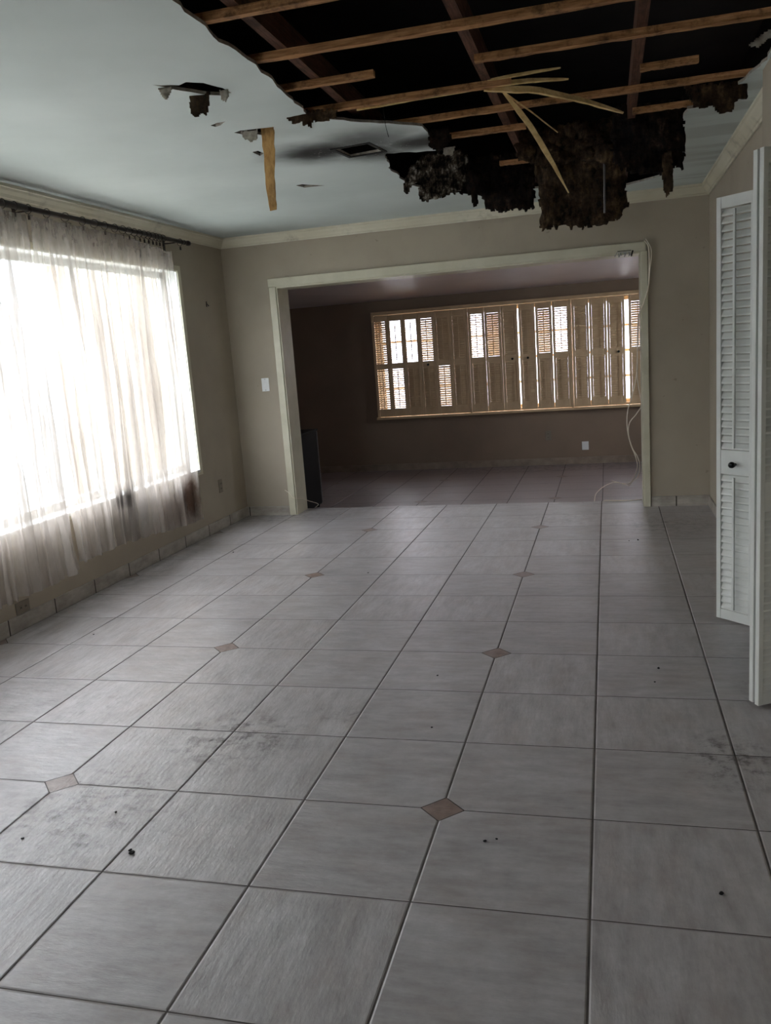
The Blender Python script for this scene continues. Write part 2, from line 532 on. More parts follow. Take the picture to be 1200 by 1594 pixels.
struct(MB().box(-9.3, -9.0, -30, 40, -.42, 3.3), 'wall_added_left', plain('added_pale_wall', (190, 196, 198), (208, 214, 216), rough=.9, scale=1), 'added pale wall outside the left window, dimming what shows through it')  # added wall, hides low sky so the curtain folds stay readable
struct(MB().box(-20, 20, 15.0, 15.3, -.42, 3.4), 'wall_added_far', plain('pale_lilac_stucco', (206, 200, 212), (220, 214, 226), rough=.9, scale=1), 'added pale wall beyond the far window, dimming the daylight there')  # added wall, tones down the bright sky behind the shutters

def wall_with_hole_x(x0, x1, y0, y1, z0, z1, hy0, hy1, hz0, hz1):
    return (MB().box(x0, x1, y0, hy0, z0, z1).box(x0, x1, hy1, y1, z0, z1)
            .box(x0, x1, hy0, hy1, z0, hz0).box(x0, x1, hy0, hy1, hz1, z1))
struct(wall_with_hole_x(XL - .16, XL, YREAR - .1, YB, 0, ZC + .02, WY0, WY1, WZ0, WZ1), 'wall_left', M['wall'],
       'beige left wall around the wide curtained window')
struct(MB().box(FLX, OX0 - .001, YB, YB2, -.3, ZC + .02).box(OX1 + .001, FRX, YB, YB2, -.3, ZC + .02)
       .box(OX0 - .001, OX1 + .001, YB, YB2, OZ + .001, ZC + .02), 'wall_back', M['wall'],
       'beige back wall around the wide cased opening')
struct(MB().box(XR, XR + .14, YJOG + .001, YB, 0, ZC + .02), 'wall_right', M['wall'], 'beige right wall beyond the louvered doors')
CY0, CY1, CZ = 1.33, 2.30, 2.02
struct(MB().box(XC, XC + .10, YREAR - .1, CY0, 0, ZC + .02).box(XC, XC + .10, CY1, YJOG, 0, ZC + .02)
       .box(XC, XC + .10, CY0, CY1, CZ, ZC + .02), 'wall_closet', M['wall'], 'wall and header around the closet opening at the right')
struct(MB().box(XC + .75, XC + .85, CY0 - .3, YJOG, 0, 2.3).box(XC + .1, XC + .75, CY0 - .3, CY0 - .2, 0, 2.3)
       .box(XC + .245, XC + .75, YJOG, YJOG + .1, 0, 2.3).box(XC + .10, XC + .85, CY0 - .3, YJOG, 2.3, 2.36), 'wall_closet_inner', M['closet'], 'inside walls of the closet')
# wall behind the camera with an added unseen window that lets daylight onto the near floor
RX0, RX1, RZ0, RZ1 = -2.6, -1.3, 0.9, 2.05
struct(MB().box(XL, RX0, YREAR - .1, YREAR, 0, ZC + .02).box(RX1, XC, YREAR - .1, YREAR, 0, ZC + .02)
       .box(RX0, RX1, YREAR - .1, YREAR, 0, RZ0).box(RX0, RX1, YREAR - .1, YREAR, RZ1, ZC + .02), 'wall_rear', M['wall'], 'beige wall behind the viewer')
w3 = struct(MB().box(RX0, RX1, YREAR - .08, YREAR - .03, RZ0, RZ0 + .06).box(RX0, RX1, YREAR - .08, YREAR - .03, RZ1 - .06, RZ1)
       .box(RX0, RX0 + .05, YREAR - .08, YREAR - .03, RZ0, RZ1).box(RX1 - .05, RX1, YREAR - .08, YREAR - .03, RZ0, RZ1)
       .box((RX0 + RX1) / 2 - .03, (RX0 + RX1) / 2 + .03, YREAR - .08, YREAR - .03, RZ0, RZ1), 'window_added_rear', M['white'], 'added white framed window behind the viewer, for more daylight')
MB().box(RX0 + .05, RX1 - .05, YREAR - .058, YREAR - .054, RZ0 + .06, RZ1 - .06).build('pane', M['glass'], w3)
# far room
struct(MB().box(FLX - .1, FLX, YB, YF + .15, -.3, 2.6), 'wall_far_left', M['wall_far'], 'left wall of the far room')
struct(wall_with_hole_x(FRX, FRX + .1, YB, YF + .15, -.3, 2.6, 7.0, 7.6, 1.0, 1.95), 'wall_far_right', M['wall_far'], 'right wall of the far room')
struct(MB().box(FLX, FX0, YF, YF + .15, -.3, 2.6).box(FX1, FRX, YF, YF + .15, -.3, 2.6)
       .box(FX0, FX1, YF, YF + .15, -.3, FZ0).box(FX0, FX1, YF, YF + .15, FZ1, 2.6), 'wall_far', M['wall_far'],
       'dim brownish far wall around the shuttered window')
w4 = struct(MB().box(FRX + .05, FRX + .09, 7.0, 7.05, 1.0, 1.95).box(FRX + .05, FRX + .09, 7.55, 7.6, 1.0, 1.95)
       .box(FRX + .05, FRX + .09, 7.05, 7.55, 1.0, 1.05).box(FRX + .05, FRX + .09, 7.05, 7.55, 1.90, 1.95), 'window_added_side', M['white'], 'added side window of the far room, out of view, for daylight from the right')  # added unseen window, brings daylight into the far room
MB().box(FRX + .068, FRX + .072, 7.04, 7.56, 1.04, 1.91).build('pane', M['glass'], w4)
zc0, zc1 = 2.30, 2.055
struct(MB().quadbox([(FLX, YB2, zc0), (FRX, YB2, zc0), (FRX, YF, zc1), (FLX, YF, zc1),
                     (FLX, YB2, zc0 + .05), (FRX, YB2, zc0 + .05), (FRX, YF, zc1 + .05), (FLX, YF, zc1 + .05)]),
       'ceiling_far', M['ceiling_far'], 'dim grey sloping ceiling of the far room')
struct(MB().box(FLX, FRX, YF - .012, YF, -HS, -HS + .085), 'baseboard_far', plain('dirty_stone_baseboard', (120, 106, 92), (150, 136, 120), rough=.5, scale=9), 'stone baseboard along the far wall')

# ceiling of the near room with its ragged openings
def ragged(pts, amp=0.012, step=0.05):
    out = []
    n = len(pts)
    for i in range(n):
        a, b = Vector(pts[i]), Vector(pts[(i + 1) % n])
        L = (b - a).length
        k = max(1, int(L / step))
        for j in range(k):
            q = a.lerp(b, j / k)
            out.append((q.x + random.uniform(-amp, amp), q.y + random.uniform(-amp, amp)))
    return out
big = ragged([(-1.15, -.3), (-1.16, .63), (-1.175, 1.0), (-1.165, 1.26), (-1.18, 1.6), (-1.21, 1.98), (-1.16, 2.09), (-1.03, 2.235),
              (-.775, 2.465), (-.79, 3.04), (-1.09, 2.93), (-1.16, 3.3), (-1.18, 3.9), (-1.0, 4.25), (-.62, 4.55), (-.3, 4.62),
              (.24, 4.93), (.53, 4.66), (.50, 3.9), (.485, 2.86), (.61, 2.87), (.68, 2.51), (.735, 2.28), (.742, 2.1), (.745, -.3)], 0.009, 0.045)
hole1 = ragged([(-1.60, 1.30), (-1.52, 1.345), (-1.475, 1.33), (-1.42, 1.37), (-1.385, 1.46), (-1.375, 1.53), (-1.42, 1.55), (-1.47, 1.52), (-1.535, 1.42), (-1.56, 1.38)], 0.004, 0.03)
hole2 = ragged([(-1.665, 1.93), (-1.62, 1.905), (-1.575, 1.90), (-1.62, 1.945), (-1.655, 1.96)], 0.002, 0.03)
hole3 = ragged([(-1.625, 2.10), (-1.58, 2.08), (-1.50, 2.09), (-1.42, 2.10), (-1.44, 2.15), (-1.51, 2.22), (-1.535, 2.19), (-1.56, 2.15), (-1.60, 2.15)], 0.003, 0.03)
vent = [(-1.30, 2.675), (-1.115, 2.64), (-1.085, 2.86), (-1.28, 2.90)]
hole5 = ragged([(-1.81, 3.46), (-1.77, 3.45), (-1.66, 3.575), (-1.74, 3.56), (-1.79, 3.56)], 0.003, 0.03)
hole6 = ragged([(-1.70, 2.50), (-1.665, 2.49), (-1.66, 2.56), (-1.70, 2.60)], 0.002, 0.03)
outer = [(XL, YREAR), (XC, YREAR), (XC, YJOG), (XR, YJOG), (XR, YB), (XL, YB)]
def plate_with_holes(name, loops, z0, z1, mat, mat_edge):
    V3 = [[Vector((x, y, 0)) for x, y in lp] for lp in loops]
    tris = tessellate_polygon(V3)
    flat = [p for lp in loops for p in lp]
    n = len(flat)
    verts = [(x, y, z0) for x, y in flat] + [(x, y, z1) for x, y in flat]
    faces = []
    for t in tris:
        a, b, c = t
        faces.append((a, c, b)); faces.append((a + n, b + n, c + n))
    nf = len(faces)
    o = 0
    for lp in loops:
        k = len(lp)
        for i in range(k):
            j = (i + 1) % k
            faces.append((o + i, o + j, o + j + n, o + i + n))
        o += k
    me = bpy.data.meshes.new(name); me.from_pydata(verts, [], faces); me.update()
    bm = bmesh.new(); bm.from_mesh(me); bmesh.ops.recalc_face_normals(bm, faces=bm.faces); bm.to_mesh(me); bm.free()
    me.materials.append(mat); me.materials.append(mat_edge)
    for i, p in enumerate(me.polygons):
        p.material_index = 1 if abs(p.normal.z) < 0.5 else 0
    ob = bpy.data.objects.new(name, me); COL.objects.link(ob)
    return ob
tag(plate_with_holes('ceiling', [outer, big, hole1, hole2, hole3, vent, hole5, hole6], ZC, ZC + .013, M['ceiling'], M['drywall']),
    'white ceiling board torn open over the middle of the room', kind='structure')
# dark roof space
struct(MB().box(XL - .2, XR + .3, YREAR - .1, YB + .3, 3.35, 3.40).box(XL - .2, XL - .15, YREAR, YB + .3, ZC + .02, 3.35)
       .box(XR + .25, XR + .3, YREAR, YB + .3, ZC + .02, 3.35).box(XL - .2, XR + .3, YB + .25, YB + .3, ZC + .02, 3.35)
       .box(XL - .2, XR + .3, YREAR - .1, YREAR - .05, ZC + .02, 3.35), 'ceiling_roof_deck', M['attic'], 'sooty black roof space seen through the torn ceiling')

# crown moulding
prof = [(0, 2.409), (.010, 2.409), (.014, 2.420), (.022, 2.424), (.030, 2.440), (.046, 2.458), (.052, 2.470), (.060, 2.474), (.060, ZC), (0, ZC)]
def crown(name, a, b, n, label, ma=0, mb_=0):
    a, b, n = Vector(a), Vector(b), Vector(n)
    d = (b - a).normalized()
    def path(p, z, t):
        q = (a if t == 0 else b) + n * p + d * (p * (ma if t == 0 else -mb_))
        return (q.x, q.y, z - .0005)
    return struct(MB().prism(prof, path), name, M['crown'], label)
crown('trim_1', (XL, YREAR, 0), (XL, YB, 0), (1, 0, 0), 'smoke-stained crown moulding above the curtained window', 0, 1)
crown('trim_2', (XL, YB, 0), (XR, YB, 0), (0, -1, 0), 'cream crown moulding along the back wall', 1, 1)
crown('trim_3', (XR, YB, 0), (XR, YJOG + .001, 0), (-1, 0, 0), 'smudged crown moulding on the right wall', 1, 0)
struct(MB().box(XL, XL + .012, YREAR, YB, 0, .088), 'baseboard_left', M['base'], 'stone tile baseboard under the window')
struct(MB().box(XL + .012, OX0 - .065, YB - .012, YB, 0, .083), 'baseboard_back_left', M['base'], 'short stone baseboard left of the opening')
struct(MB().box(OX1 + .05, XR, YB - .012, YB, 0, .083), 'baseboard_back_right', M['base'], 'short stone baseboard right of the opening')
struct(MB().box(XR - .012, XR, YJOG + .001, YB - .012, 0, .083), 'baseboard_right', M['base'], 'stone baseboard on the right wall')
# cased opening: jamb lining and casing
struct(MB().box(OX0 - .001, OX0 + .012, YB - .006, YB2 + .006, 0, OZ - .012).box(OX1 - .012, OX1 + .001, YB - .006, YB2 + .006, 0, OZ - .012)
       .box(OX0 - .001, OX1 + .001, YB - .006, YB2 + .006, OZ - .012, OZ + .001), 'trim_4', M['trim'], 'off-white lining of the wide opening')
struct(MB().box(OX0 - .060, OX0 + .002, YB - .020, YB - .0065, .0, OZ), 'trim_5', M['trim'], 'off-white left casing of the opening', bevel=.003)
struct(MB().box(OX1 - .002, OX1 + .045, YB - .024, YB - .0065, 0, OZ), 'trim_6', M['trim'], 'off-white right casing of the opening', bevel=.003)
struct(MB().box(OX0 - .065, OX1 + .035, YB - .024, YB - .0065, OZ + .0005, OZ + .072), 'trim_7', M['trim'], 'off-white head casing of the opening', bevel=.003)

# left window
w = MB()
xg0, xg1 = XL - .157, XL - .125
w.box(xg0, xg1, WY0, WY1, WZ0, WZ0 + .05).box(xg0, xg1, WY0, WY1, WZ1 - .05, WZ1).box(xg0, xg1, WY0, WY0 + .045, WZ0, WZ1).box(xg0, xg1, WY1 - .045, WY1, WZ0, WZ1)
for yy in (1.98, 3.2):
    w.box(xg0, xg1, yy - .03, yy + .03, WZ0 + .05, WZ1 - .05)
w.box(xg0, xg1, WY0 + .045, 1.95, 1.34, 1.39)
win1 = struct(w, 'window_1', M['white'], 'wide bright window behind the sheer curtains')
MB().box(XL - .143, XL - .139, WY0 + .04, WY1 - .04, WZ0 + .04, WZ1 - .04).build('pane', M['glass'], win1)
MB().box(XL - .124, XL + .018, WY0 + .001, WY1 - .0065, WZ0 - .022, WZ0 + .001).build('window_sill', M['white'], win1, bevel=.003)
MB().box(XL - .124, XL + .0003, WY1 - .006, WY1 + .001, WZ0 + .001, WZ1).box(XL - .124, XL + .0003, WY0 + .001, WY1 - .006, WZ1 - .006, WZ1 + .001).build('window_reveal', M['white'], win1)
c = MB()
c.box(XL + .0005, XL + .010, WY1 + .0005, WY1 + .05, WZ0 - .045, WZ1 + .04).box(XL + .0005, XL + .010, WY0 - .05, WY0 - .0005, WZ0 - .045, WZ1 + .04)
c.box(XL + .0005, XL + .010, WY0, WY1, WZ1 + .0005, WZ1 + .04).box(XL + .0005, XL + .010, WY0, WY1, WZ0 - .045, WZ0 - .0225).box(XL + .0005, XL + .010, WY1 - .006, WY1, WZ0 - .045, WZ0 - .0225)
c.build('window_casing', M['trim'], win1)

# far window (behind the shutters)
w = MB()
y0, y1 = YF + .075, YF + .115
w.box(FX0, FX1, y0, y1, FZ0, FZ0 + .04).box(FX0, FX1, y0, y1, FZ1 - .04, FZ1).box(FX0, FX0 + .04, y0, y1, FZ0, FZ1).box(FX1 - .04, FX1, y0, y1, FZ0, FZ1)
for xx in (-1.61, -.35, .92 - .3):
    w.box(xx - .03, xx + .03, y0, y1, FZ0 + .04, FZ1 - .04)
for zz in (.92, 1.225, 1.525):
    w.box(FX0 + .04, FX1 - .04, y0 + .006, y1 - .006, zz - .014, zz + .014)
win2 = struct(w, 'window_2', M['shutter'], 'long far window with rows of small panes behind the shutters')
MB().box(FX0 + .02, FX1 - .02, YF + .093, YF + .097, FZ0 + .02, FZ1 - .02).build('pane', M['glass'], win2)
yf0 = YF - .065
f = MB()
f.box(FX0 - .055, FX1 + .055, yf0, YF - .0005, 1.872, 1.915).box(FX0 - .055, FX0 - .02, yf0, YF - .0005, .575, 1.872)
f.box(FX1 + .02, FX1 + .055, yf0, YF - .0005, .575, 1.872)
for xx in (-1.607, -.347):
    f.box(xx - .014, xx + .014, yf0, YF - .0005, .575, 1.872)
f.build('window_frame', M['shutter'], win2, bevel=.003)
MB().box(FX0 - .07, FX1 + .07, yf0 - .015, YF - .0005, .545, .574).build('window_sill', M['shutter'], win2, bevel=.003)

# ------------------------------------------------------------------ louvered leaves
def slats(W, z0, z1, pitch, depth, thick, ang, y=0):
    mb = MB()
    n = max(1, int(round((z1 - z0) / pitch)))
    pz = (z1 - z0) / n
    for i in range(n):
        zc = z0 + pz * (i + .5)
        mt = Matrix.Translation((W / 2, y, zc)) @ Matrix.Rotation(R(ang), 4, 'X')
        a, b = depth / 2, thick / 2
        # slim lens section
        pr_ = [(-a, 0), (-a * .6, -b), (a * .6, -b), (a, 0), (a * .6, b), (-a * .6, b)]
        mb.prism(pr_, lambda p, q, t, mt=mt: mt @ Vector(((-.5 + t) * (W - .002), p, q)))
    return mb

def leaf(root, mat, W, th, z0, z1, stile, rails, pitch, depth, angs, rod_dx=0.5, rod_y=-0.026, knob=None, matk=None, rods=True):
    """root-local: x 0..W, y thickness, rails = [(za, zb), ...] from bottom to top"""
    h = th / 2
    MB().box(0, stile, -h, h, z0, z1).build('stile', mat, root, bevel=.0015)
    MB().box(W - stile, W, -h, h, z0, z1).build('stile', mat, root, bevel=.0015)
    names = ['bottom_rail', 'middle_rail', 'top_rail']
    for nm, (a, b) in zip(names, rails):
        MB().box(stile, W - stile, -h + .002, h - .002, a, b).build(nm, mat, root)
    inner = W - 2 * stile
    for k in range(2):
        a, b = rails[k][1] + .002, rails[k + 1][0] - .002
        s_ = slats(inner, a, b, pitch, depth, .006, angs[k])
        s_.build('louver_slats', mat, root, loc=(stile, 0, 0))
        rx = stile + inner * rod_dx
        if rods: MB().box(rx - .005, rx + .005, rod_y - .005, rod_y + .005, a + .01, b - .01).build('tilt_rod', mat, root)
    if knob:
        kx, kz = knob
        kn = MB().lathe([(.006, 0), (.006, .012), (.013, .018), (.0155, .027), (.013, .036), (.006, .040)],
                        Matrix.Translation((kx, -h, kz)) @ Matrix.Rotation(R(90), 4, 'X'), 14)
        kn.build('knob', M['knob'], root, smooth=True)

# far shutters: (x left, angles (lower, upper), rod position, knob)
SH = [
    (-2.832, (36, 44), .5, None, 'leftmost narrow cream shutter, bright light between the slats of both halves'),
    (-2.630, (28, 2), .5, None, 'second cream shutter from the left, upper slats fully open onto bright panes'),
    (-2.428, (84, 2), .5, None, 'third cream shutter from the left, upper slats fully open, lower half shut'),
    (-2.226, (85, 44), .5, 1, 'fourth cream shutter from the left with a black knob below half-open slats'),
    (-2.024, (48, 85), .5, None, 'fifth cream shutter from the left, shut above and striped with light below'),
    (-1.822, (86, 86), .5, None, 'sixth cream shutter from the left, shut, beside the first post'),
    (-1.592, (86, 25), .5, None, 'cream shutter right of the first post with a bright open upper half'),
    (-1.388, (85, 54), .5, None, 'cream shutter second right of the first post, dim striped upper half'),
    (-1.185, (85, 84), .85, 1, 'cream shutter with black knob just left of the wide bright gap'),
    (-.968, (86, 85), .5, 1, 'cream shutter with black knob just right of the wide bright gap'),
    (-.764, (86, 52), .5, None, 'cream shutter between two bright slits, tan striped upper half'),
    (-.562, (86, 24), .5, None, 'cream shutter left of the second post with a bright striped upper half'),
    (-.332, (86, 86), .5, None, 'shut cream shutter just right of the second post'),
    (-.127, (83, 82), .75, None, 'shut cream shutter second right of the second post, between thin slits'),
    (.080, (83, 82), .75, 1, 'cream shutter with black knob left of the double bright slit'),
    (.330, (85, 50), .5, 1, 'cream shutter with black knob and glowing upper slats by the hanging cables'),
    (.560, (84, 84), .5, None, 'shut cream shutter hidden beside the right jamb of the opening'),
    (.765, (84, 84), .5, None, 'last shut cream shutter, out of sight behind the right jamb'),
]
SWID = .2005
for i, (x, ang, rodp, kn, lab) in enumerate(SH):
    rz = R({15: -4}.get(i, random.uniform(-.15, .15)))
    W = {9: .196, 10: .195, 13: .2035, 14: .2045, 15: .215, 17: .19}.get(i, SWID)
    r_ = empty('window_shutter', (x + .002, YF - .047, 0), rz, lab, 'shutter', 'cream louvered shutters on the far window')
    k = (W * (.5 if i in (3, 9) else .62), 1.215) if kn else None
    leaf(r_, M['shutter'], W, .024, .582, 1.866, .030, [(.582, .682), (1.188, 1.262), (1.79, 1.866)], .0275, .034, ang, rodp, -.021, k)

# right closet: two folded pairs of louvered doors
def unit(p, q):
    d = Vector((q[0] - p[0], q[1] - p[1]))
    return math.atan2(d.y, d.x), d.length
def bifold(label, p, q, th, z1, knob, angs, pitch, mid, rodx, group, stile=.024, rods=True):
    a, L = unit(p, q)
    r_ = empty('louvered_door', (p[0], p[1], 0), a, label, 'door', group)
    leaf(r_, M['door'], L, th, .012, z1, stile, [(.012, .060), mid, (z1 - .05, z1)], pitch, .036, angs, rodx, -.022, knob, rods=rods)
    return r_
G = 'white louvered folding closet doors'
bifold('white louvered closet door leaf with black knob, farther pair', (.573, 2.365), (.716, 2.222), .024, 1.985, (.106, .781), (62, 62), .0335, (.73, .845), .52, G)
bifold('white louvered leaf hidden behind the knobbed closet door', (.722, 2.252), (.800, 2.290), .02, 1.985, None, (68, 68), .0335, (.73, .845), .5, G)
bifold('rear leaf of the folded louvered door nearest the viewer, seen edge-on', (.570, 1.338), (.735, 1.433), .021, 1.99, None, (78, 78), .029, (.75, .86), .5, G, .024, False)
bifold('front louvered leaf at the right edge of view, facing the viewer', (.585, 1.305), (.758, 1.405), .021, 1.99, None, (60, 60), .028, (.75, .86), .5, G, .020)
# overhead track of the doors
tag(MB().box(XC + .025, XC + .06, CY0 + .01, CY1 - .01, 1.998, CZ - .001).build('door_track', M['white']), 'white metal door track under the closet header', 'track')

# ------------------------------------------------------------------ curtains and rod
def sheet(ya, yb, topa, topb, ztop_f, zbot_f, seed, folds, name_parts, label, squeeze=None):
    rnd = random.Random(seed)
    NU, NV = int((yb - ya) * 360), 50
    ph = [rnd.uniform(0, 6.28) for _ in range(8)]
    root = empty('curtain', ((XL + .10), (ya + yb) / 2, 0), 0, label, 'curtain', 'sheer curtains on the dark rod')
    def fold(s, tv):
        g = s + .012 * math.sin(3.1 * tv + ph[5] + 9 * s)
        a = math.sin(2 * math.pi * folds * g + ph[0]) * .55
        a += math.sin(2 * math.pi * folds * 1.73 * g + ph[1] + 1.2 * tv) * .35
        a += math.sin(2 * math.pi * folds * .47 * g + ph[2]) * .5
        a += .32 * noise.noise(Vector((s * folds * 3.0, tv * 1.3, seed)))
        return a
    def pt(s, tv):
        zt, zb = ztop_f(s), zbot_f(s)
        z = zt + (zb - zt) * tv
        y = (ya + (yb - ya) * s) * (1 - tv) + (topa + (topb - topa) * s) * tv
        amp = .012 + .020 * min(1, tv * 2.2) + .004 * tv
        x = fold(s, tv) * amp
        lo = min(1, .25 + tv * 2.5)
        y += lo * (.020 + .010 * math.sin(s * 21 + ph[6])) * math.sin(4 * math.pi * folds * (s + .012 * math.sin(3.1 * tv + ph[5] + 9 * s)) + ph[3])
        y += lo * .016 * math.sin(2 * math.pi * folds * 1.73 * s + ph[7] + 1.5 * tv)
        y += .006 * noise.noise(Vector((s * 40, z * 5.0, seed + 3))) + .012 * noise.noise(Vector((s * 9, z * 1.6, seed + 8)))
        x += .004 * noise.noise(Vector((s * 50, z * 9, seed)))
        z += .004 * math.sin(s * folds * 6.28) * tv
        return (x, y - (ya + yb) / 2, z)
    v = [pt(i / NU, j / NV) for j in range(NV + 1) for i in range(NU + 1)]
    f_ = [(j * (NU + 1) + i, j * (NU + 1) + i + 1, (j + 1) * (NU + 1) + i + 1, (j + 1) * (NU + 1) + i) for j in range(NV) for i in range(NU)]
    mb = MB(); mb.v = v; mb.f = f_
    mb.build('fabric', M['cloth'], root, smooth=True)
    # doubled heading band and hem
    for nm, a, b, off in (('heading_band', 0.0, .055, .004), ('hem', .975, 1.0, .003)):
        mb = MB(); K = 6
        mb.v = [tuple(Vector(pt(i / NU, a + (b - a) * j / K)) + Vector((off, 0, 0))) for j in range(K + 1) for i in range(NU + 1)]
        mb.f = [(j * (NU + 1) + i, j * (NU + 1) + i + 1, (j + 1) * (NU + 1) + i + 1, (j + 1) * (NU + 1) + i) for j in range(K) for i in range(NU)]
        mb.build(nm, M['cloth'], root, smooth=True)
    return root
sheet(2.525, 4.17, 2.545, 4.13, lambda s: 2.334 - .012 * abs(math.sin(s * 28)) - (.055 * max(0, s - .55) / .45), lambda s: .262 - .035 * s + .022 * math.sin(s * 5), 3, 21, None,
      'right sheer curtain panel with a rust-brown stained bottom corner beside the bare wall')
sheet(-.30, 2.50, -.30, 2.51, lambda s: 2.334 - .010 * abs(math.sin(s * 24)), lambda s: .235 + .02 * math.sin(s * 6), 11, 36, None,
      'left sheer curtain panel running out of the left edge of the photo')
rod = empty('curtain_rod', (XL + .10, 2.8, 2.365), 0, 'dark bronze curtain rod with end finial under the crown moulding', 'curtain rod')
MB().tube([(0, -3.25, .002), (0, -.3, 0), (0, 0, .0), (0, 1.60, 0.002)], .0155, 12).build('pole', M['rod'], rod, smooth=True)
MB().tube([(0, -3.25, .002), (0, -.30, 0)], .019, 12).build('outer_pole', M['rod'], rod, smooth=True)
MB().lathe([(.010, 0), (.018, .008), (.012, .02), (.012, .045), (.018, .055), (.021, .075), (.018, .095), (.008, .10)],
           Matrix.Translation((0, 1.60, .002)) @ Matrix.Rotation(R(-90), 4, 'X'), 14).build('finial', M['rod'], rod, smooth=True)
for yy in (1.46, -.28, -2.75):
    MB().box(-.0995, -.092, yy - .012, yy + .012, -.075, .02).box(-.095, .0, yy - .006, yy + .006, -.018, -.011).build('bracket', M['rod'], rod)
ringpos = [-.2, .05, .3, .55, .8, 1.08, 1.25, 1.42, 1.60, 1.78, 1.96, 2.14, 2.30, 2.40, 2.52, 2.69, 2.87, 3.05, 3.18, 3.30, 3.42, 3.52, 3.60, 3.67, 3.74, 3.80, 3.86, 3.92, 3.97, 4.02, 4.07, 4.34]
proto = None
for i, yy in enumerate(ringpos):
    if proto is None:
        rr = .026
        cpts = [(rr * math.cos(a), 0, rr * math.sin(a)) for a in [2 * math.pi * k / 16 for k in range(17)]]
        proto = MB().tube(cpts, .0022, 6).tube([(0, 0, -.026), (0, 0, -.034)], .002, 6).box(-.005, .005, -.004, .004, -.058, -.034).build('curtain_ring', M['rod'], smooth=False)
        o = proto
    else:
        o = proto.copy(); COL.objects.link(o)
    o.location = (XL + .10, yy, 2.365 - .004)
    o.rotation_euler = (0, 0, R(random.uniform(-14, 14)))
    if yy == 4.34:
        tag(o, 'lone dark ring with clip near the finial, holding no cloth', 'curtain ring', 'clip rings on the curtain rod')
    else:
        tag(o, 'small dark clip ring on the rod, gripping the top of a sheer curtain', 'curtain ring', 'clip rings on the curtain rod')

# ------------------------------------------------------------------ timbers above the ceiling
def timber(name, x0, x1, y0, y1, z0, z1, mat, label, group, cat='beam', bend=0.0):
    mb = MB(); N = 24
    along_x = (x1 - x0) > (y1 - y0)
    n0 = 0
    for i in range(N + 1):
        t = i / N
        if along_x:
            c = x0 + (x1 - x0) * t
            j = [random.uniform(-.002, .002) for _ in range(4)]
            dz = -bend * 4 * t * (1 - t)
            yo = .004 * math.sin(c * 3 + y0 * 7)
            mb.v += [(c, y0 + yo + j[0], z0 + j[1] + dz), (c, y1 + yo + j[2], z0 + j[3] + dz), (c, y1 + yo, z1 + dz), (c, y0 + yo, z1 + dz)]
        else:
            c = y0 + (y1 - y0) * t
            mb.v += [(x0, c, z0), (x1, c, z0), (x1, c, z1), (x0, c, z1)]
    for i in range(N):
        for k in range(4):
            k2 = (k + 1) % 4
            mb.f.append((4 * i + k, 4 * i + k2, 4 * i + 4 + k2, 4 * i + 4 + k))
    mb.f.append((0, 1, 2, 3)); mb.f.append((4 * N, 4 * N + 1, 4 * N + 2, 4 * N + 3))
    return tag(mb.build(name, mat), label, cat, group)
Z1, Z2, Z3 = ZC + .0135, ZC + .040, ZC + .14
GF, GJ = 'furring strips bared by the torn ceiling', 'roof joists above the furring strips'
def strip(x0, x1, yc, label, bend=0.0, w=.033):
    return timber('furring_strip', x0, x1, yc - w / 2, yc + w / 2, Z1, Z2, M['strip_wood'], label, GF, 'wood strip', bend)
strip(-1.9, .74, .865, 'long furring strip nearest the viewer, cut by the top edge of the photo')
strip(-1.9, .225, 1.295, 'second furring strip from the top, ending at the right-hand joist')
strip(-1.9, -.81, 1.665, 'short broken furring strip by the left edge of the hole', w=.029)
strip(-.405, .74, 1.690, 'third furring strip reaching from the middle joist to the right wall')
j4 = strip(-1.9, -.30, 2.045, 'split furring strip with long pale splinters at its broken end')
strip(.235, .47, 2.14, 'short loose furring stub right of the right-hand joist', w=.029)
strip(-1.0, .84, 2.455, 'long dark furring strip passing below the splinters')
strip(-.95, -.31, 2.86, 'short furring strip between the sooty vent and the middle joist')
strip(.225, .64, 2.86, 'thin furring strip above the right-hand hanging insulation', w=.030)
strip(-.55, -.30, 3.73, 'small furring stub low between hanging insulation batts')
def joist(xc, y0, y1, label):
    return timber('roof_joist', xc - .02, xc + .02, y0, y1, Z2 + .0005, Z3, M['truss_wood'], label, GJ, 'joist')
joist(-1.055, -.5, 2.7, 'left roof joist near the hole\'s left edge')
joist(-.405, -.5, 5.1, 'middle roof joist running away above the splintered strip')
joist(.225, -.5, 5.1, 'right-hand roof joist with a grey weathered underside')
joist(-1.685, .5, 5.1, 'roof joist glimpsed dark through the small holes')

